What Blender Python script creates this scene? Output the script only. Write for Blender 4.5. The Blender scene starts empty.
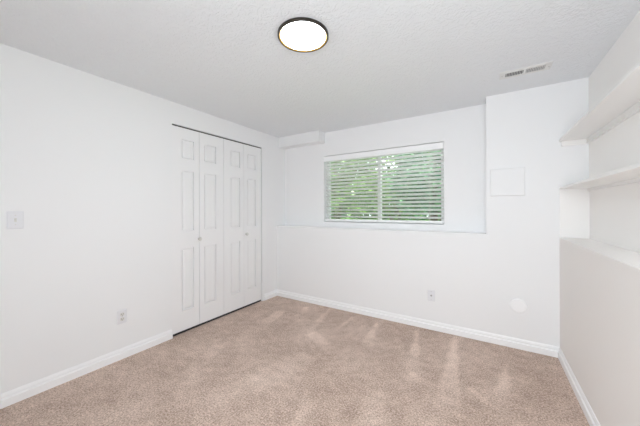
import bpy, bmesh, math, random
from mathutils import Vector, Matrix, noise

S = bpy.context.scene
COL = S.collection
rnd = random.Random(7)

# ------------------------------------------------------------------ camera
cam = bpy.data.cameras.new('camera')
cam_ob = bpy.data.objects.new('camera', cam)
COL.objects.link(cam_ob)
S.camera = cam_ob
FPX, YAW, PITCH, ROLL = 268.218, 0.56, 0.0021, 0.0027
CAM = Vector((2.5935, 0.0, 1.2392))
_r = Vector((math.cos(YAW), math.sin(YAW), 0))
_f0 = Vector((-math.sin(YAW), math.cos(YAW), 0))
_u = -_f0 * math.sin(PITCH) + Vector((0, 0, 1)) * math.cos(PITCH)
_f = _f0 * math.cos(PITCH) + Vector((0, 0, 1)) * math.sin(PITCH)
_rr = _r * math.cos(ROLL) - _u * math.sin(ROLL)
_ur = _r * math.sin(ROLL) + _u * math.cos(ROLL)
M = Matrix.Identity(4)
for i in range(3):
    M[i][0], M[i][1], M[i][2], M[i][3] = _rr[i], _ur[i], -_f[i], CAM[i]
cam_ob.matrix_world = M
cam.sensor_fit = 'HORIZONTAL'
cam.sensor_width = 36.0
cam.lens = FPX * 36.0 / 640.0
cam.shift_y = (208.9056 - 213.0) / 640.0
cam.clip_start = 0.01

# ------------------------------------------------------------------ world, sun, exposure
LAMP_STRENGTH = 27.0
w = bpy.data.worlds.new('sky')
S.world = w
w.use_nodes = True
nt = w.node_tree
bgn = nt.nodes['Background']
bgn.inputs[0].default_value = (0.90, 0.95, 1.0, 1)   # bright hazy overcast
bgn.inputs[1].default_value = 7.5
sun = bpy.data.lights.new('sun', 'SUN')
sun.energy = 17.0
sun.angle = 0.02
sun.color = (1.0, 0.98, 0.95)
sun_ob = bpy.data.objects.new('sun', sun)
COL.objects.link(sun_ob)
sun_ob.rotation_euler = Vector((-0.25, 0.55, -0.8)).to_track_quat('-Z', 'Y').to_euler()
sun_ob.location = (1, -3, 8)

# added fill light behind the camera, set in a made-up doorway
fill = bpy.data.lights.new('rear_fill', 'AREA')
fill.shape = 'RECTANGLE'
fill.size, fill.size_y = 0.80, 1.50
fill.energy = 39.0
fill.color = (0.885, 0.945, 1.0)
fill_ob = bpy.data.objects.new('rear_fill', fill)
COL.objects.link(fill_ob)
fill_ob.location = (2.60, -0.53, 1.28)
fill_ob.rotation_euler = (math.radians(90), 0, 0)

vs = S.view_settings
vs.view_transform = 'Standard'
vs.look = 'None'
vs.exposure = 0.0
vs.gamma = 1.0
vs.use_curve_mapping = False
S.cycles.max_bounces = 14
S.cycles.diffuse_bounces = 9
S.cycles.transparent_max_bounces = 12
S.cycles.sample_clamp_indirect = 6.0

# ------------------------------------------------------------------ materials
def mat(name, color, rough=0.6, metal=0.0, bump=None, spec=0.5):
    m = bpy.data.materials.new(name)
    m.use_nodes = True
    n = m.node_tree
    b = n.nodes['Principled BSDF']
    b.inputs['Base Color'].default_value = (*color, 1)
    b.inputs['Roughness'].default_value = rough
    b.inputs['Metallic'].default_value = metal
    b.inputs['Specular IOR Level'].default_value = spec
    if bump:
        scale, strength, dist = bump
        tc = n.nodes.new('ShaderNodeTexCoord')
        no = n.nodes.new('ShaderNodeTexNoise')
        no.inputs['Scale'].default_value = scale
        no.inputs['Detail'].default_value = 4.0
        bu = n.nodes.new('ShaderNodeBump')
        bu.inputs['Strength'].default_value = strength
        bu.inputs['Distance'].default_value = dist
        n.links.new(tc.outputs['Object'], no.inputs['Vector'])
        n.links.new(no.outputs['Fac'], bu.inputs['Height'])
        n.links.new(bu.outputs['Normal'], b.inputs['Normal'])
    return m

WALL = mat('wall_paint', (0.865, 0.87, 0.875), 0.75, bump=(90, 0.08, 0.002), spec=0.3)
HALF = mat('half_wall_warm', (0.865, 0.84, 0.815), 0.75, bump=(90, 0.08, 0.002), spec=0.3)  # half wall toned slightly warmer and darker than the main walls
NICHE = mat('niche_paint', (0.935, 0.92, 0.90), 0.7, bump=(90, 0.08, 0.002), spec=0.3)
TRIM = mat('trim_paint', (0.93, 0.935, 0.94), 0.35)
DOORM = mat('door_paint', (0.87, 0.87, 0.875), 0.4, bump=(140, 0.04, 0.001))
SHELF = mat('shelf_paint', (0.885, 0.875, 0.86), 0.4)
PLATE = mat('white_plastic', (0.80, 0.805, 0.83), 0.3)
PLATE2 = mat('ivory_plastic', (0.72, 0.71, 0.68), 0.35)
DARK = mat('dark_slot', (0.03, 0.03, 0.03), 0.6)
STEEL = mat('screw_metal', (0.55, 0.54, 0.52), 0.35, 0.9)
BRONZE = mat('dark_bronze', (0.045, 0.038, 0.03), 0.4, 0.6)
BRASS = mat('brass', (0.46, 0.28, 0.07), 0.5, 0.5)
VINYL = mat('window_vinyl', (0.80, 0.81, 0.80), 0.4)
BLIND = mat('blind_white', (0.95, 0.945, 0.95), 0.4)
n = BLIND.node_tree
_t = n.nodes.new('ShaderNodeBsdfTranslucent'); _t.inputs['Color'].default_value = (0.96, 0.95, 0.96, 1)
_m = n.nodes.new('ShaderNodeMixShader'); _m.inputs[0].default_value = 0.25     # thin vinyl lets some daylight through
n.links.new(n.nodes['Principled BSDF'].outputs[0], _m.inputs[1]); n.links.new(_t.outputs[0], _m.inputs[2])
n.links.new(_m.outputs[0], n.nodes['Material Output'].inputs[0])
CORD = mat('blind_cord', (0.75, 0.74, 0.70), 0.8)
CLOSET = mat('closet_paint', (0.5, 0.5, 0.5), 0.8)
DUCT = mat('duct_metal', (0.05, 0.055, 0.06), 0.6)
VENTM = mat('vent_enamel', (0.78, 0.78, 0.77), 0.4)
BARK = mat('bark', (0.12, 0.085, 0.055), 0.9, bump=(40, 0.6, 0.01))
SOIL = mat('garden_grass', (0.10, 0.20, 0.04), 0.95, bump=(12, 0.6, 0.03))
SIDING = mat('exterior_siding', (0.55, 0.53, 0.50), 0.8)

# ceiling: knock-down texture
CEIL = bpy.data.materials.new('ceiling_texture')
CEIL.use_nodes = True
n = CEIL.node_tree
b = n.nodes['Principled BSDF']
b.inputs['Base Color'].default_value = (0.825, 0.845, 0.87, 1)
b.inputs['Roughness'].default_value = 0.85
b.inputs['Specular IOR Level'].default_value = 0.2
tc = n.nodes.new('ShaderNodeTexCoord')
n1 = n.nodes.new('ShaderNodeTexNoise'); n1.inputs['Scale'].default_value = 34; n1.inputs['Detail'].default_value = 3; n1.inputs['Distortion'].default_value = 1.2
rp = n.nodes.new('ShaderNodeValToRGB'); rp.color_ramp.elements[0].position = 0.44; rp.color_ramp.elements[1].position = 0.60
n2 = n.nodes.new('ShaderNodeTexNoise'); n2.inputs['Scale'].default_value = 110; n2.inputs['Detail'].default_value = 2
ad = n.nodes.new('ShaderNodeMath'); ad.operation = 'MULTIPLY_ADD'; ad.inputs[1].default_value = 0.25
bu = n.nodes.new('ShaderNodeBump'); bu.inputs['Strength'].default_value = 0.55; bu.inputs['Distance'].default_value = 0.004
n.links.new(tc.outputs['Object'], n1.inputs['Vector']); n.links.new(tc.outputs['Object'], n2.inputs['Vector'])
n.links.new(n1.outputs['Fac'], rp.inputs['Fac'])
n.links.new(n2.outputs['Fac'], ad.inputs[0]); n.links.new(rp.outputs['Color'], ad.inputs[2])
n.links.new(ad.outputs[0], bu.inputs['Height']); n.links.new(bu.outputs['Normal'], b.inputs['Normal'])

# carpet: cut pile, two-tone yarn, pile lean ("nap") attribute
CARPET = bpy.data.materials.new('carpet_pile')
CARPET.use_nodes = True
n = CARPET.node_tree
b = n.nodes['Principled BSDF']
b.inputs['Roughness'].default_value = 0.95
b.inputs['Specular IOR Level'].default_value = 0.1
b.inputs['Sheen Weight'].default_value = 0.15
tc = n.nodes.new('ShaderNodeTexCoord')
na = n.nodes.new('ShaderNodeAttribute'); na.attribute_name = 'nap'
n1 = n.nodes.new('ShaderNodeTexNoise'); n1.inputs['Scale'].default_value = 92; n1.inputs['Detail'].default_value = 5; n1.inputs['Roughness'].default_value = 0.75
n2 = n.nodes.new('ShaderNodeTexNoise'); n2.inputs['Scale'].default_value = 210; n2.inputs['Detail'].default_value = 4; n2.inputs['Roughness'].default_value = 0.8
mx = n.nodes.new('ShaderNodeMath'); mx.operation = 'MULTIPLY_ADD'; mx.inputs[1].default_value = 0.6
r1 = n.nodes.new('ShaderNodeValToRGB')
e = r1.color_ramp.elements
e[0].position = 0.58; e[0].color = (0.17, 0.112, 0.079, 1)
e[1].position = 1.0; e[1].color = (0.90, 0.735, 0.635, 1)
mid = e.new(0.80); mid.color = (0.54, 0.405, 0.33, 1)
r2 = n.nodes.new('ShaderNodeMath'); r2.operation = 'MULTIPLY_ADD'; r2.inputs[1].default_value = 0.14
bu = n.nodes.new('ShaderNodeBump'); bu.inputs['Strength'].default_value = 0.5; bu.inputs['Distance'].default_value = 0.006
for t in (n1, n2):
    n.links.new(tc.outputs['Object'], t.inputs['Vector'])
n.links.new(n2.outputs['Fac'], mx.inputs[0]); n.links.new(n1.outputs['Fac'], mx.inputs[2])
n.links.new(na.outputs['Fac'], r2.inputs[0]); n.links.new(mx.outputs[0], r2.inputs[2])
n.links.new(r2.outputs[0], r1.inputs['Fac'])
n.links.new(r1.outputs['Color'], b.inputs['Base Color'])
n.links.new(mx.outputs[0], bu.inputs['Height']); n.links.new(bu.outputs['Normal'], b.inputs['Normal'])

# lamp diffuser: gives off the room's light
GLOW = bpy.data.materials.new('lit_diffuser')
GLOW.use_nodes = True
n = GLOW.node_tree
n.nodes.remove(n.nodes['Principled BSDF'])
em = n.nodes.new('ShaderNodeEmission')
em.inputs['Color'].default_value = (0.88, 0.95, 1.0, 1)
em.inputs['Strength'].default_value = LAMP_STRENGTH
n.links.new(em.outputs[0], n.nodes['Material Output'].inputs[0])

# window glass
GLASS = bpy.data.materials.new('window_glass')
GLASS.use_nodes = True
n = GLASS.node_tree
n.nodes.remove(n.nodes['Principled BSDF'])
fr = n.nodes.new('ShaderNodeFresnel'); fr.inputs['IOR'].default_value = 1.45
tr = n.nodes.new('ShaderNodeBsdfTransparent'); tr.inputs['Color'].default_value = (0.93, 0.96, 0.94, 1)
gl = n.nodes.new('ShaderNodeBsdfGlossy'); gl.inputs['Roughness'].default_value = 0.0
mx = n.nodes.new('ShaderNodeMixShader')
n.links.new(fr.outputs[0], mx.inputs[0]); n.links.new(tr.outputs[0], mx.inputs[1]); n.links.new(gl.outputs[0], mx.inputs[2])
n.links.new(mx.outputs[0], n.nodes['Material Output'].inputs[0])

def leaf_mat(name, c1, c2):
    m = bpy.data.materials.new(name)
    m.use_nodes = True
    n = m.node_tree
    b = n.nodes['Principled BSDF']
    b.inputs['Roughness'].default_value = 0.35
    g = n.nodes.new('ShaderNodeNewGeometry')
    r = n.nodes.new('ShaderNodeValToRGB')
    r.color_ramp.elements[0].color = (*c1, 1); r.color_ramp.elements[1].color = (*c2, 1)
    n.links.new(g.outputs['Random Per Island'], r.inputs['Fac'])
    n.links.new(r.outputs['Color'], b.inputs['Base Color'])
    t = n.nodes.new('ShaderNodeBsdfTranslucent')
    n.links.new(r.outputs['Color'], t.inputs['Color'])
    mx = n.nodes.new('ShaderNodeMixShader'); mx.inputs[0].default_value = 0.4
    n.links.new(b.outputs[0], mx.inputs[1]); n.links.new(t.outputs[0], mx.inputs[2])
    n.links.new(mx.outputs[0], n.nodes['Material Output'].inputs[0])
    return m
LEAF_A = leaf_mat('leaf_yellow_green', (0.05, 0.115, 0.028), (0.24, 0.38, 0.10))
LEAF_B = leaf_mat('leaf_deep_green', (0.028, 0.095, 0.05), (0.15, 0.30, 0.15))

# ------------------------------------------------------------------ mesh helpers
def obj(name, bm, m, parent=None, smooth=False, kind=None, loc=None):
    me = bpy.data.meshes.new(name)
    bmesh.ops.recalc_face_normals(bm, faces=bm.faces)
    bm.to_mesh(me); bm.free()
    me.materials.append(m)
    if smooth:
        for p in me.polygons: p.use_smooth = True
    o = bpy.data.objects.new(name, me)
    COL.objects.link(o)
    if parent is not None: o.parent = parent
    if loc is not None: o.location = loc
    if kind: o['kind'] = kind
    return o

def struct(name, bm, m, parent=None, label=None):
    o = obj(name, bm, m, parent, kind='structure' if parent is None else None)
    if label: o['label'] = label
    return o

def thing(name, label, cat, loc=(0, 0, 0), group=None, rot=None):
    o = bpy.data.objects.new(name, None)
    COL.objects.link(o)
    o.location = loc
    o.empty_display_size = 0.05
    if rot is not None: o.rotation_euler = rot
    o['label'] = label; o['category'] = cat
    if group: o['group'] = group
    return o

def box(bm, x0, x1, y0, y1, z0, z1, bevel=0.0, seg=2):
    vs_ = [bm.verts.new((x, y, z)) for x in (x0, x1) for y in (y0, y1) for z in (z0, z1)]
    q = [(0, 1, 3, 2), (4, 6, 7, 5), (0, 4, 5, 1), (2, 3, 7, 6), (0, 2, 6, 4), (1, 5, 7, 3)]
    fs = [bm.faces.new([vs_[i] for i in f]) for f in q]
    if bevel > 0:
        es = set(e for f in fs for e in f.edges)
        bmesh.ops.bevel(bm, geom=list(es), offset=bevel, segments=seg, profile=0.5, affect='EDGES')

def BM(): return bmesh.new()

def bx(*a, **k):
    bm = BM(); box(bm, *a, **k); return bm

def lathe(bm, prof, axis='Z', seg=48, c=(0, 0, 0)):
    """prof: (radius, height) list; revolve about axis through c"""
    rings = []
    for r, h in prof:
        ring = []
        for i in range(seg):
            a = 2 * math.pi * i / seg
            u, v = r * math.cos(a), r * math.sin(a)
            p = {'Z': (u, v, h), 'Y': (u, h, v), 'X': (h, u, v)}[axis]
            ring.append(bm.verts.new((p[0] + c[0], p[1] + c[1], p[2] + c[2])))
        rings.append(ring)
    for a, b_ in zip(rings, rings[1:]):
        for i in range(seg):
            bm.faces.new((a[i], a[(i + 1) % seg], b_[(i + 1) % seg], b_[i]))
    return rings

def cap(bm, ring): bm.faces.new(ring)

def slab_grid(bm, fixed, lo, hi, us, vs_, solid):
    """wall of thickness lo..hi along axis `fixed`; cells of the us x vs_ grid where solid(u, v)"""
    for i in range(len(us) - 1):
        for j in range(len(vs_) - 1):
            if solid((us[i] + us[i + 1]) / 2, (vs_[j] + vs_[j + 1]) / 2):
                if fixed == 'X': box(bm, lo, hi, us[i], us[i + 1], vs_[j], vs_[j + 1])
                else: box(bm, us[i], us[i + 1], lo, hi, vs_[j], vs_[j + 1])

def sweep(bm, prof, path):
    """closed profile [(depth, z)] along a list of (point, inward normal) stations"""
    rows = []
    for p, nn in path:
        rows.append([bm.verts.new((p[0] + nn[0] * d, p[1] + nn[1] * d, p[2] + z)) for d, z in prof])
    k = len(prof)
    for a, b_ in zip(rows, rows[1:]):
        for i in range(k):
            bm.faces.new((a[i], a[(i + 1) % k], b_[(i + 1) % k], b_[i]))
    bm.faces.new(rows[0]); bm.faces.new(rows[-1][::-1])

# ------------------------------------------------------------------ setting
D = 2.9553          # lower back wall / column plane
DR = 3.152          # window wall above the ledge
XR = 3.096          # right half wall face
XN = 3.277          # back of the shelf niche
XC = 2.580          # left corner of the column
H = 2.29
LEDGE = 1.002
YB = -0.50          # wall behind the camera
CL0, CL1, CLZ = 1.440, 2.662, 2.080     # closet opening
WX0, WX1, WZ0, WZ1 = 0.683, 2.192, 1.072, 1.970   # window opening

# floor: carpet with vacuum tracks brushed into the pile
def seg_d(p, a, b_):
    ab = (b_[0] - a[0], b_[1] - a[1]); L = ab[0] ** 2 + ab[1] ** 2
    t = max(-0.3, min(1.3, ((p[0] - a[0]) * ab[0] + (p[1] - a[1]) * ab[1]) / L))
    return math.hypot(p[0] - a[0] - ab[0] * t, p[1] - a[1] - ab[1] * t), t
WEDGES = [  # start, end, width at start, width at end, strength
    ((1.965, 2.91), (2.10, 2.10), .012, .050, 1.0),
    ((2.313, 2.94), (2.385, 1.72), .012, .085, 1.1),
    ((2.695, 2.55), (2.665, 2.04), .012, .050, 1.0),
    ((2.70, 2.90), (2.72, 2.20), .008, .014, .35),
    ((2.483, 2.126), (2.63, 1.978), .020, .028, .9),
    ((2.08, 2.05), (2.22, 2.05), .045, .060, .7),
    ((1.558, 2.835), (1.645, 2.29), .012, .050, .9),
    ((1.271, 2.819), (1.264, 2.42), .014, .020, .8),
    ((0.921, 2.895), (1.03, 2.29), .018, .050, .8),
    ((1.075, 2.227), (1.45, 2.05), .060, .060, .8),
    ((1.146, 1.26), (1.12, 0.90), .012, .018, .35),
    ((1.30, 1.90), (1.10, 0.95), .10, .16, .35),
    ((0.45, 2.55), (0.55, 2.0), .05, .09, .7),
    ((0.62, 2.80), (0.72, 2.62), .03, .05, .7),
    ((1.95, 1.75), (2.05, 1.10), .06, .11, .5),
    ((0.50, 1.60), (0.75, 1.05), .05, .09, .5),
    ((1.55, 1.55), (1.75, 0.95), .03, .05, .5),
]
bm = BM()
gx0, gx1, gy0, gy1, st = -0.02, 3.14, YB - 0.02, 3.0, 0.02
nx, ny = int(round((gx1 - gx0) / st)), int(round((gy1 - gy0) / st))
lay = bm.verts.layers.float.new('nap')
gv = [[bm.verts.new((gx0 + i * st, gy0 + j * st, 0.0)) for j in range(ny + 1)] for i in range(nx + 1)]
for col_ in gv:
    for v in col_:
        x, y = v.co.x, v.co.y
        q = Vector((x, y, 0))
        s = 0.30 * noise.noise(q * 2.3 + Vector((3, 1, 0))) + 0.30 * noise.noise(q * 6.0) + 0.40 * noise.noise(q * 18.0)
        wob = 0.018 * noise.noise(q * 9.0 + Vector((0, 0, 4)))
        for a, b_, w0, w1, k in WEDGES:
            d, t = seg_d((x, y), a, b_)
            wd = max(0.004, w0 + (w1 - w0) * t)
            d += wob
            m_ = max(0.0, min(1.0, (wd - d) / 0.016 + 0.5))
            fade = max(0.0, min(1.0, (t + 0.02) / 0.06)) * (1.0 if t < 0.45 else max(0.0, 1.0 - 0.8 * (t - 0.45) / 0.6) if t < 1.0 else max(0.0, 0.27 * (1.25 - t) / 0.25))
            s += 0.68 * k * m_ * fade
        v[lay] = s
for i in range(nx):
    for j in range(ny):
        bm.faces.new((gv[i][j], gv[i + 1][j], gv[i + 1][j + 1], gv[i][j + 1]))
box(bm, -0.85, XN + 0.13, YB - 0.15, 3.30, -0.15, -0.004)
struct('floor', bm, CARPET)

struct('ceiling', bx(-0.85, XN + 0.13, YB - 0.15, 3.30, H, H + 0.12), CEIL)

# left wall with closet opening and entry-door opening
DY0, DY1, DZ = -0.46, 0.30, 2.09
bm = BM()
slab_grid(bm, 'X', -0.12, 0.0, [YB - 0.12, DY0, DY1, CL0, CL1, DR], [0, CLZ, DZ, H],
          lambda u, v: not ((CL0 < u < CL1 and v < CLZ) or (DY0 < u < DY1 and v < DZ)))
struct('wall_left', bm, WALL)
# closet interior
bm = BM()
box(bm, -0.80, -0.74, CL0 - 0.25, CL1 + 0.25, 0, H)
box(bm, -0.74, -0.121, CL0 - 0.25, CL0 - 0.19, 0, H)
box(bm, -0.74, -0.121, CL1 + 0.19, CL1 + 0.25, 0, H)
struct('wall_closet', bm, CLOSET)

# back wall: thick lower wall with ledge, column to the right, window wall set back
bm = BM()
box(bm, -0.12, XN + 0.12, D, 3.30, 0, LEDGE - 0.003)
box(bm, XC, XN + 0.12, D, 3.30, LEDGE - 0.003, H)
slab_grid(bm, 'Y', DR, 3.30, [-0.12, WX0, WX1, XC], [LEDGE - 0.003, WZ0, WZ1, H],
          lambda u, v: not (WX0 < u < WX1 and WZ0 < v < WZ1))
struct('wall_back', bm, WALL)
# boxed soffit in the corner
struct('trim_1', bx(0.0, 0.698, 3.003, DR, 2.146, H), WALL)

# right wall: half wall under the niche, niche back
struct('wall_right', bx(XN, XN + 0.12, YB - 0.12, D, 0, H), NICHE)
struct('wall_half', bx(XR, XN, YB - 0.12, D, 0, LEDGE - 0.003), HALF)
# thin light-coloured tops added to brighten the two ledges
struct('trim_5', bx(0.0, XC, D, DR, LEDGE - 0.003, LEDGE), TRIM)
struct('trim_6', bx(XR, XN, YB, D, LEDGE - 0.003, LEDGE), NICHE)
# wall behind the camera, its doorway made up for the added fill light
bm = BM()
HX0, HX1, HZ = 2.18, 3.02, 2.05
slab_grid(bm, 'Y', YB - 0.12, YB, [-0.12, HX0, HX1, XN], [0, HZ, H], lambda u, v: not (HX0 < u < HX1 and v < HZ))
struct('wall_rear', bm, WALL)
bm = BM()
box(bm, 1.6, 3.6, -1.9, -1.8, -0.004, H); box(bm, 1.6, 1.7, -1.8, YB - 0.12, -0.004, H); box(bm, 3.5, 3.6, -1.8, YB - 0.12, -0.004, H)
box(bm, 1.6, 3.6, -1.9, YB - 0.15, H, H + 0.12); box(bm, 1.6, 3.6, -1.9, YB - 0.15, -0.15, -0.004)
struct('wall_fill_shell', bm, WALL)  # made-up enclosure behind the doorway of the fill light

# entry door in the left wall, near the camera, and its casing
door = struct('door_3', bx(-0.075, -0.035, DY0 + 0.022, DY1 - 0.022, 0.012, DZ - 0.022), DOORM)
bm = BM()
r = lathe(bm, [(0.030, 0.0), (0.030, 0.006), (0.012, 0.012), (0.012, 0.030), (0.026, 0.038), (0.028, 0.052), (0.018, 0.062), (0.002, 0.064)], 'X', 24, (-0.035, -0.37, 0.95)); cap(bm, r[-1])
obj('door_knob', bm, STEEL, door, True)
bm = BM()
box(bm, -0.12, 0.0, DY0, DY0 + 0.02, 0, DZ); box(bm, -0.12, 0.0, DY1 - 0.02, DY1, 0, DZ); box(bm, -0.12, 0.0, DY0 + 0.02, DY1 - 0.02, DZ - 0.02, DZ)
box(bm, 0.0, 0.016, DY1 - 0.008, 0.361, 0, 2.155, bevel=0.003)
box(bm, 0.0, 0.016, DY0 - 0.038, DY0 + 0.008, 0, 2.155, bevel=0.003)
box(bm, 0.0, 0.016, DY0 + 0.008, DY1 - 0.008, DZ - 0.008, 2.155, bevel=0.003)
struct('trim_2', bm, TRIM)

# baseboards
BP = [(0, 0), (0.0155, 0), (0.0155, 0.047), (0.0145, 0.0500), (0.0060, 0.0535), (0.0040, 0.0560), (0.0040, 0.0600),
      (0.0095, 0.0625), (0.0095, 0.0690), (0.0085, 0.0750), (0.0060, 0.0830), (0.0045, 0.0870), (0, 0.0870)]
bm = BM()
sweep(bm, BP, [((0, 0.361, 0), (1, 0)), ((0, CL0 - 0.004, 0), (1, 0))])
sweep(bm, BP, [((0, CL1 + 0.03, 0), (1, 0)), ((0, D, 0), (1, -1))])
struct('baseboard_left', bm, TRIM)
bm = BM()
sweep(bm, BP, [((0, D, 0), (1, -1)), ((XR, D, 0), (-1, -1))])
struct('baseboard_back', bm, TRIM)
bm = BM()
sweep(bm, BP, [((XR, D, 0), (-1, -1)), ((XR, YB, 0), (-1, 1))])
struct('baseboard_right', bm, TRIM)
bm = BM()
sweep(bm, BP, [((HX0 - 0.06, YB, 0), (0, 1)), ((0, YB, 0), (0, 1))])
struct('baseboard_rear', bm, TRIM)

# window
wy0, wy1 = 3.235, 3.300
bm = BM()
mc = (WX0 + WX1) / 2
FL, FR = WX0 + 0.028, WX1 - 0.040
FB, FT = WZ0 + 0.035, WZ1 - 0.040
box(bm, WX0, FL, wy0, wy1, WZ0, WZ1, bevel=0.003); box(bm, FR, WX1, wy0, wy1, WZ0, WZ1, bevel=0.003)
box(bm, FL, FR, wy0, wy1, WZ0, FB, bevel=0.003); box(bm, FL, FR, wy0, wy1, FT, WZ1, bevel=0.003)
win = struct('window_1', bm, VINYL)
bm = BM()
box(bm, mc - 0.019, mc + 0.019, wy0 + 0.006, wy1 - 0.004, FB, FT, bevel=0.003)
obj('mullion', bm, VINYL, win)
for a, b_, yy in ((FL, mc - 0.019, 3.276), (mc + 0.019, FR, 3.266)):
    obj('pane', bx(a, b_, yy, yy + 0.004, FB, FT), GLASS, win)

# outside ground
struct('trim_3', bx(-0.12, XN + 0.12, 3.300, 3.36, -0.15, 0.93), SIDING)
def ground():
    bm = BM()
    g = [[bm.verts.new((-6 + i * 0.5, 3.36 + j * 0.5, 0.90 + 0.05 * noise.noise(Vector((i * .7, j * .7, 1))))) for j in range(20)] for i in range(30)]
    for i in range(29):
        for j in range(19):
            bm.faces.new((g[i][j], g[i + 1][j], g[i + 1][j + 1], g[i][j + 1]))
    return bm
struct('ground', ground(), SOIL)

# ------------------------------------------------------------------ closet bifold doors
PX = -0.012   # front face of the leaves
def leaf_bm(y0, y1, wide_first):
    """one door leaf with three raised moulded panels, front face at x = PX facing +X"""
    bm = BM()
    z0, z1 = 0.024, 2.066
    sa, sb = (0.098, 0.058) if wide_first else (0.058, 0.098)
    yb = [y0, y0 + sa, y1 - sb, y1]
    zb = [z0, 0.221, 0.849, 1.023, 1.631, 1.757, 1.948, z1]
    g = [[bm.verts.new((PX, y, z)) for z in zb] for y in yb]
    holes = {(1, 1), (1, 3), (1, 5)}
    for i in range(3):
        for j in range(7):
            q = [g[i][j], g[i + 1][j], g[i + 1][j + 1], g[i][j + 1]]
            if (i, j) not in holes:
                bm.faces.new(q)
            else:
                prev = q
                for ins, dx in ((0.001, -0.017), (0.010, -0.017), (0.0115, -0.006), (0.032, -0.0005)):
                    ys, zs = (yb[i] + ins, yb[i + 1] - ins), (zb[j] + ins, zb[j + 1] - ins)
                    nq = [bm.verts.new((PX + dx, ys[0], zs[0])), bm.verts.new((PX + dx, ys[1], zs[0])),
                          bm.verts.new((PX + dx, ys[1], zs[1])), bm.verts.new((PX + dx, ys[0], zs[1]))]
                    for k in range(4):
                        bm.faces.new((prev[k], prev[(k + 1) % 4], nq[(k + 1) % 4], nq[k]))
                    prev = nq
                bm.faces.new(prev)
    # back and edges
    xb = PX - 0.034
    c = [bm.verts.new((xb, y, z)) for y, z in ((y0, z0), (y1, z0), (y1, z1), (y0, z1))]
    bm.faces.new(c)
    bm.faces.new([g[i][0] for i in range(4)] + [c[1], c[0]])
    bm.faces.new([g[i][7] for i in range(4)] + [c[2], c[3]])
    bm.faces.new([g[0][j] for j in range(8)] + [c[3], c[0]])
    bm.faces.new([g[3][j] for j in range(8)] + [c[2], c[1]])
    return bm

def knob(y, z, parent):
    bm = BM()
    r = lathe(bm, [(0.012, 0.0), (0.009, 0.008), (0.0095, 0.014), (0.0185, 0.020), (0.0205, 0.028), (0.016, 0.036), (0.007, 0.039)], 'X', 24, (PX, y, z))
    cap(bm, r[-1])
    obj('knob', bm, PLATE2, parent, True)

for nm, ys, ky, lab in (('door_1', (CL0 + 0.006, 1.737, 2.046), 1.733 - 0.004, 'white bifold closet door with two panelled leaves, left pair beside the outlet wall'),
                        ('door_2', (2.051, 2.352, CL1 - 0.011), 2.382, 'white bifold closet door with two panelled leaves, right pair beside the room corner')):
    d = bpy.data.objects.new(nm, None); COL.objects.link(d); d.location = (PX, ys[0], 0.03)
    d['kind'] = 'structure'; d['label'] = lab; d['category'] = 'closet door'
    Mi = Matrix.Translation(-d.location)
    kids = []
    for k in range(2):
        bm = leaf_bm(ys[k] + (0.0025 if k else 0), ys[k + 1] - (0 if k else 0.0025), k == 0)
        bm.transform(Mi)
        kids.append(obj('leaf', bm, DOORM, d))
    par = kids[0] if nm == 'door_1' else kids[1]
    knob(ky, 0.931, par)
    par.children[0].location = -d.location
# black strip put in for the shade under the closet doors; overhead track
struct('trim_7', bx(-0.046, -0.024, CL0 + 0.002, CL1 - 0.002, -0.003, 0.020), DARK)
t = struct('trim_4', bx(-0.046, -0.020, CL0 + 0.002, CL1 - 0.002, 2.0705, CLZ), DARK)

# ------------------------------------------------------------------ shelves in the niche
SY0 = YB + 0.002
def shelf(name, label, zt, th, mats, cleats, panel):
    t = thing(name, label, 'shelf', (XR, D, zt))
    def P(nm, *a, **k):
        bm = bx(*a, **k); bm.transform(Matrix.Translation((-XR, -D, -zt)))
        return obj(nm, bm, mats, t)
    P('board', XR, XN - 0.001, SY0, D - 0.0005, zt - th, zt, bevel=0.0015)
    if cleats:
        P('cleat', XR + 0.012, XN - 0.001, D - 0.018, D - 0.0005, zt - th - 0.040, zt - th, bevel=0.0015)
        P('cleat', XN - 0.018, XN - 0.001, SY0, D - 0.018, zt - th - 0.040, zt - th, bevel=0.0015)
    if panel:
        P('end_panel', XR + 0.003, XN - 0.001, D - 0.014, D - 0.0005, LEDGE, zt - th)
        P('cleat', XN - 0.014, XN - 0.001, SY0, D - 0.014, zt - th - 0.020, zt - th, bevel=0.0015)
    return t
shelf('wall_shelf', 'upper white wall shelf nearest the ceiling, resting on painted cleats', 1.815, 0.018, SHELF, True, False)
shelf('wall_shelf', 'lower white wall shelf between the upper shelf and the half-wall ledge', 1.419, 0.018, SHELF, False, True)

# ------------------------------------------------------------------ ceiling light
LX, LY = 1.6535, 1.3140
t = thing('ceiling_light', 'round flush ceiling light with dark bronze rim and glowing white diffuser', 'ceiling light', (LX, LY, H))
bm = BM()
r = lathe(bm, [(0.100, 0.0), (0.1505, 0.0), (0.1525, -0.002), (0.1525, -0.016), (0.151, -0.018), (0.1440, -0.018), (0.1440, -0.010)], 'Z', 96)
obj('rim', bm, BRONZE, t, True)
bm = BM()
lathe(bm, [(0.1440, -0.010), (0.1440, -0.0178), (0.1425, -0.0178), (0.1352, -0.0130), (0.1352, -0.010)], 'Z', 96)
obj('inner_ring', bm, BRASS, t)['label'] = 'brass coloured inner ring'
bm = BM()
r = lathe(bm, [(0.1350, -0.0120), (0.130, -0.0135), (0.10, -0.0145), (0.05, -0.015), (0.002, -0.0150)], 'Z', 96)
cap(bm, r[-1])
obj('diffuser', bm, GLOW, t, True)

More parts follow.
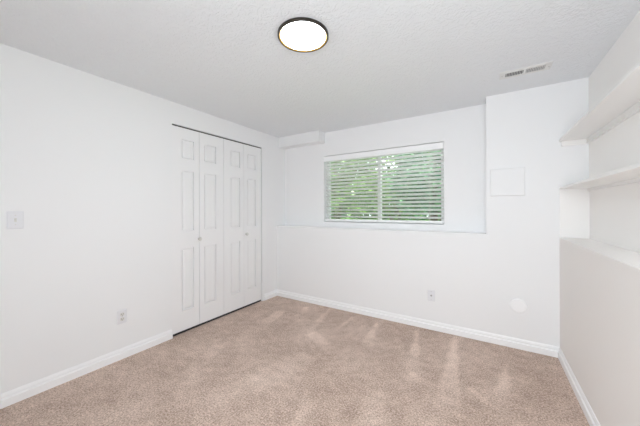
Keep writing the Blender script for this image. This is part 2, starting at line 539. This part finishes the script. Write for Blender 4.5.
# ------------------------------------------------------------------ ceiling register
VX0, VX1, VY0, VY1 = 2.674, 2.990, 2.490, 2.620
vt = thing('ceiling_vent', 'white louvred metal air vent in the ceiling above the column', 'vent', ((VX0 + VX1) / 2, (VY0 + VY1) / 2, H))
vx, vy = (VX1 - VX0) / 2, (VY1 - VY0) / 2
BX, BY = 0.120, 0.036
bm = BM()
def ring_faces(bm, outer, inner):
    o_ = [bm.verts.new(p) for p in outer]; i_ = [bm.verts.new(p) for p in inner]
    for k in range(4):
        bm.faces.new((o_[k], o_[(k + 1) % 4], i_[(k + 1) % 4], i_[k]))
def rc(x, y, z): return [(-x, -y, z), (x, -y, z), (x, y, z), (-x, y, z)]
ring_faces(bm, rc(vx, vy, 0), rc(vx, vy, -0.003))
ring_faces(bm, rc(vx, vy, -0.003), rc(vx - 0.008, vy - 0.008, -0.007))
ring_faces(bm, rc(vx - 0.008, vy - 0.008, -0.007), rc(BX, BY, -0.007))
ring_faces(bm, rc(BX, BY, -0.007), rc(BX, BY, -0.0005))
bmesh.ops.remove_doubles(bm, verts=bm.verts, dist=1e-5)
box(bm, -0.007, 0.007, -BY, BY, -0.0075, -0.001)
obj('frame', bm, VENTM, vt)
obj('backing', bx(-BX, BX, -BY, BY, -0.0012, -0.0004), DUCT, vt)
for sgn in (-1, 1):
    bm = BM()
    for k in range(11):
        cx = sgn * (0.007 + (k + 0.6) * (BX - 0.007) / 11.2)
        tilt = -sgn * 0.0022
        a = [bm.verts.new(p) for p in ((cx - tilt - .0009, -BY, -0.0085), (cx - tilt + .0009, -BY, -0.0085), (cx + tilt + .0009, -BY, -0.0015), (cx + tilt - .0009, -BY, -0.0015))]
        c = [bm.verts.new((v.co.x, BY, v.co.z)) for v in a]
        for i in range(4):
            bm.faces.new((a[i], a[(i + 1) % 4], c[(i + 1) % 4], c[i]))
        bm.faces.new(a); bm.faces.new(c[::-1])
    obj('louvers', bm, VENTM, vt)
for sx in (-1, 1):
    bm = BM(); r = lathe(bm, [(0.0045, 0), (0.004, -0.002), (0.001, -0.003)], 'Z', 12, (sx * (vx - 0.016), 0, -0.007)); cap(bm, r[-1])
    obj('screw', bm, STEEL, vt, True)

# ------------------------------------------------------------------ window blind
bt = thing('window_blind', 'white horizontal slat blind hanging in the window, slats half open', 'blind', (mc, DR + 0.03, WZ1))
def BP_(nm, bm, m):
    bm.transform(Matrix.Translation((-mc, -(DR + 0.03), -WZ1)))
    return obj(nm, bm, m, bt)
bx0, bx1 = WX0 + 0.006, WX1 - 0.006
bm = BM()
box(bm, WX0 + 0.002, WX1 - 0.002, DR - 0.004, DR + 0.010, 1.893, 1.962, bevel=0.003)
BP_('valence', bm, TRIM)
bm = BM(); box(bm, bx0, bx1, DR + 0.013, DR + 0.066, 1.914, 1.955, bevel=0.002)
BP_('headrail', bm, BLIND)
TILT = math.radians(27)
ZTOP, PITCHS, NS = 1.8963, 0.0443, 18
bm = BM()
SC = DR + 0.040
for k in range(NS):
    zc = ZTOP - k * PITCHS
    pts = []
    for i in range(7):                      # crowned section, room edge raised
        u = -0.025 + 0.05 * i / 6
        h = 0.0022 * (1 - (u / 0.025) ** 2)
        pts.append((u * math.cos(TILT) + h * math.sin(TILT), -u * math.sin(TILT) + h * math.cos(TILT)))
    top = [(a + 0.0013 * math.sin(TILT), c + 0.0013 * math.cos(TILT)) for a, c in pts]
    loop = pts + top[::-1]
    A = [bm.verts.new((bx0 + 0.002, SC + a, zc + c)) for a, c in loop]
    B = [bm.verts.new((bx1 - 0.002, SC + a, zc + c)) for a, c in loop]
    L = len(loop)
    for i in range(L):
        bm.faces.new((A[i], A[(i + 1) % L], B[(i + 1) % L], B[i]))
    bm.faces.new(A); bm.faces.new(B[::-1])
BP_('slats', bm, BLIND)
bm = BM(); box(bm, bx0 + 0.002, bx1 - 0.002, SC - 0.024, SC + 0.024, 1.082, 1.110, bevel=0.003)
BP_('bottom_rail', bm, TRIM)
for xx in (0.86, 1.44, 2.04):
    bm = BM()
    for yy in (SC - 0.0255, SC + 0.0255):
        box(bm, xx - 0.001, xx + 0.001, yy - 0.0008, yy + 0.0008, 1.09, 1.91)
    BP_('ladder_cord', bm, CORD)
bm = BM(); box(bm, 2.172, 2.180, SC - 0.031, SC - 0.0265, 1.535, 1.560, bevel=0.001)
BP_('cord_lock', bm, STEEL)

# ------------------------------------------------------------------ wall plates
def plate_bm(wd, ht, th=0.006):
    """wall plate facing -Y (local), centred on origin, back at y = 0"""
    bm = BM()
    def rr(x, z, y): return [(-x, y, -z), (x, y, -z), (x, y, z), (-x, y, z)]
    ring_faces(bm, rr(wd / 2, ht / 2, 0), rr(wd / 2, ht / 2, -th * 0.4))
    ring_faces(bm, rr(wd / 2, ht / 2, -th * 0.4), rr(wd / 2 - 0.005, ht / 2 - 0.005, -th))
    bmesh.ops.remove_doubles(bm, verts=bm.verts, dist=1e-6)
    bm.faces.new([bm.verts.new(p) for p in rr(wd / 2 - 0.005, ht / 2 - 0.005, -th)])
    bmesh.ops.remove_doubles(bm, verts=bm.verts, dist=1e-6)
    return bm
def screw(z, par, m=STEEL):
    bm = BM(); r = lathe(bm, [(0.0036, -0.0055), (0.0034, -0.0070), (0.001, -0.0075)], 'Y', 12, (0, 0, z)); cap(bm, r[-1])
    obj('screw', bm, m, par, True)
LEFTROT = (0, 0, math.radians(90))   # local -Y -> world +X

o = thing('light_switch', 'white toggle light switch plate on the left wall near the photo edge', 'light switch', (0.0, 0.423, 1.176), rot=LEFTROT)
obj('plate', plate_bm(0.075, 0.114), PLATE, o)
bm = BM(); box(bm, -0.0055, 0.0055, -0.0068, -0.005, -0.0125, 0.0125)
obj('toggle_slot', bm, PLATE2, o)
bm = BM(); box(bm, -0.004, 0.004, -0.018, -0.006, -0.003, 0.006, bevel=0.001); bm.transform(Matrix.Rotation(math.radians(-25), 4, 'X'))
obj('toggle', bm, PLATE2, o)
screw(0.030, o, PLATE2); screw(-0.030, o, PLATE2)

o = thing('power_outlet', 'white duplex power outlet low on the left wall before the closet', 'power outlet', (0.0, 1.0185, 0.350), rot=LEFTROT)
obj('plate', plate_bm(0.073, 0.114), PLATE, o)
for zc in (0.0195, -0.0195):
    bm = BM()
    r = lathe(bm, [(0.0168, -0.005), (0.0168, -0.0078), (0.0158, -0.0085)], 'Y', 28, (0, 0, zc)); cap(bm, r[-1])
    for v in bm.verts:
        v.co.z = zc + max(-0.0135, min(0.0135, v.co.z - zc))
    rc_ = obj('receptacle', bm, PLATE2, o)
    bm = BM()
    box(bm, -0.0075, -0.0052, -0.0092, -0.0080, zc - 0.001, zc + 0.0075)
    box(bm, 0.0052, 0.0075, -0.0092, -0.0080, zc - 0.001, zc + 0.0065)
    lathe_r = lathe(bm, [(0.0026, -0.0080), (0.0026, -0.0092)], 'Y', 12, (0, 0, zc - 0.0075)); cap(bm, lathe_r[-1])
    obj('slot', bm, DARK, rc_)
screw(0.0, o)

o = thing('cable_outlet', 'small white plate with one cable jack, low on the back wall', 'cable outlet', (2.0935, D, 0.349))
obj('plate', plate_bm(0.071, 0.112), PLATE, o)
bm = BM()
lathe(bm, [(0.0095, -0.005), (0.0095, -0.009), (0.0065, -0.009), (0.0065, -0.017), (0.0045, -0.017), (0.0045, -0.008)], 'Y', 18, (0, 0, 0.001))
obj('jack', bm, STEEL, o, True)
bm = BM(); r = lathe(bm, [(0.0045, -0.0085), (0.0010, -0.0085)], 'Y', 18, (0, 0, 0.001)); cap(bm, r[-1])
obj('jack_core', bm, DARK, o)
screw(0.042, o); screw(-0.042, o)

o = thing('access_panel', 'square white access panel on the column beside the window recess', 'access panel', (2.7405, D, 1.481))
bm = BM()
def rr(x, z, y): return [(-x, y, -z), (x, y, -z), (x, y, z), (-x, y, z)]
ring_faces(bm, rr(.128, .124, 0), rr(.128, .124, -.010)); ring_faces(bm, rr(.128, .124, -.010), rr(.1262, .1222, -.012))
ring_faces(bm, rr(.1262, .1222, -.012), rr(.1255, .1215, -.012)); ring_faces(bm, rr(.1255, .1215, -.012), rr(.1255, .1215, -.0005))
bmesh.ops.remove_doubles(bm, verts=bm.verts, dist=1e-6)
obj('frame', bm, WALL, o)
obj('hatch', bx(-.1244, .1244, -.0125, -.0005, -.1204, .1204, bevel=0.0008), WALL, o)

o = thing('round_cover', 'round white blank cover low on the wall under the access panel', 'wall cover', (2.8165, D, 0.381))
bm = BM()
r = lathe(bm, [(0.061, 0.0), (0.061, -0.012), (0.058, -0.016), (0.050, -0.018), (0.0015, -0.0185)], 'Y', 40); cap(bm, r[-1])
obj('disc', bm, TRIM, o)
screw_b = BM(); r = lathe(screw_b, [(0.004, -0.0182), (0.0035, -0.0195), (0.001, -0.020)], 'Y', 12); cap(screw_b, r[-1])
obj('screw', screw_b, TRIM, o, True)

# ------------------------------------------------------------------ shrubs outside the window
def shrub(name, label, cx, cy, rx, ry, z0, z1, count, m, seed, size, holes=-0.08):
    R = random.Random(seed)
    t = thing(name, label, 'shrub', (cx, cy, 0.90))
    bm = BM()
    def twig(p, q, r0, r1):
        p, q = Vector(p), Vector(q); ax = (q - p).normalized()
        s = ax.orthogonal().normalized(); u = ax.cross(s)
        A = [bm.verts.new(p + (s * math.cos(a) + u * math.sin(a)) * r0) for a in [k * math.pi / 3 for k in range(6)]]
        B = [bm.verts.new(q + (s * math.cos(a) + u * math.sin(a)) * r1) for a in [k * math.pi / 3 for k in range(6)]]
        for k in range(6):
            bm.faces.new((A[k], A[(k + 1) % 6], B[(k + 1) % 6], B[k]))
        bm.faces.new(B)
    for k in range(9):
        base = (R.uniform(-.12, .12), R.uniform(-.08, .08), -0.04)
        tip = (R.uniform(-.75, .75) * rx, R.uniform(-.7, .7) * ry, R.uniform(.5, .95) * (z1 - .9))
        md = (base[0] * .4 + tip[0] * .45, base[1] * .4 + tip[1] * .45, tip[2] * .5)
        twig(base, md, .028, .018); twig(md, tip, .018, .006)
        for j in range(4):
            f = R.uniform(.2, 1.0)
            s = Vector(md).lerp(Vector(tip), f)
            twig(s, s + Vector((R.uniform(-.3, .3), R.uniform(-.3, .3), R.uniform(.0, .3))), .007, .003)
    obj('stem', bm, BARK, t)
    bm = BM()
    zc, rz = (z0 + z1) / 2 - 0.90, (z1 - z0) / 2
    n_ = 0
    while n_ < count:
        p = Vector((R.uniform(-1, 1), R.uniform(-1, 1), R.uniform(-1, 1)))
        if p.length > 1 or p.length < 0.35: continue
        c = Vector((p.x * rx, p.y * ry, zc + p.z * rz))
        if noise.noise(c * 3.2 + Vector((seed, 0, 0))) < holes: continue
        n_ += 1
        d = Vector((R.gauss(0, 1), R.gauss(0, 1), R.gauss(-.25, .7))).normalized()
        nn = Vector((R.gauss(0, .7), R.gauss(-.25, .7), R.gauss(.7, .5)))
        sd = d.cross(nn)
        if sd.length < 1e-3: continue
        sd.normalize(); up = sd.cross(d)
        L = size * R.uniform(.6, 1.3); W = L * R.uniform(.24, .34)
        P = [c, c + d * L * .35 + sd * W + up * W * .3, c + d * L, c + d * L * .35 - sd * W + up * W * .3, c + d * L * .4]
        v = [bm.verts.new(q) for q in P]
        bm.faces.new((v[0], v[1], v[4])); bm.faces.new((v[1], v[2], v[4]))
        bm.faces.new((v[2], v[3], v[4])); bm.faces.new((v[3], v[0], v[4]))
    obj('foliage', bm, m, t)
    return t
shrub('leafy_shrub', 'bright yellow-green shrub outside, behind the left pane of the window', -0.02, 4.9, 0.92, 0.70, 0.88, 3.0, 6500, LEAF_A, 3, .085)
shrub('leafy_shrub', 'deeper green shrub outside, behind the right pane of the window', 1.86, 5.0, 0.88, 0.70, 0.88, 3.0, 6500, LEAF_B, 8, .085)
shrub('leafy_shrub', 'broad green shrub farthest from the window, seen between the two nearer shrubs', 0.45, 7.3, 2.5, 1.1, 0.80, 3.9, 9000, LEAF_A, 5, .13, -0.3)
shrub('leafy_hedge', 'low wide hedge at the very back of the garden, behind all the shrubs', -0.3, 9.9, 4.6, 0.9, 0.55, 2.7, 9000, LEAF_B, 11, .19, -0.5)
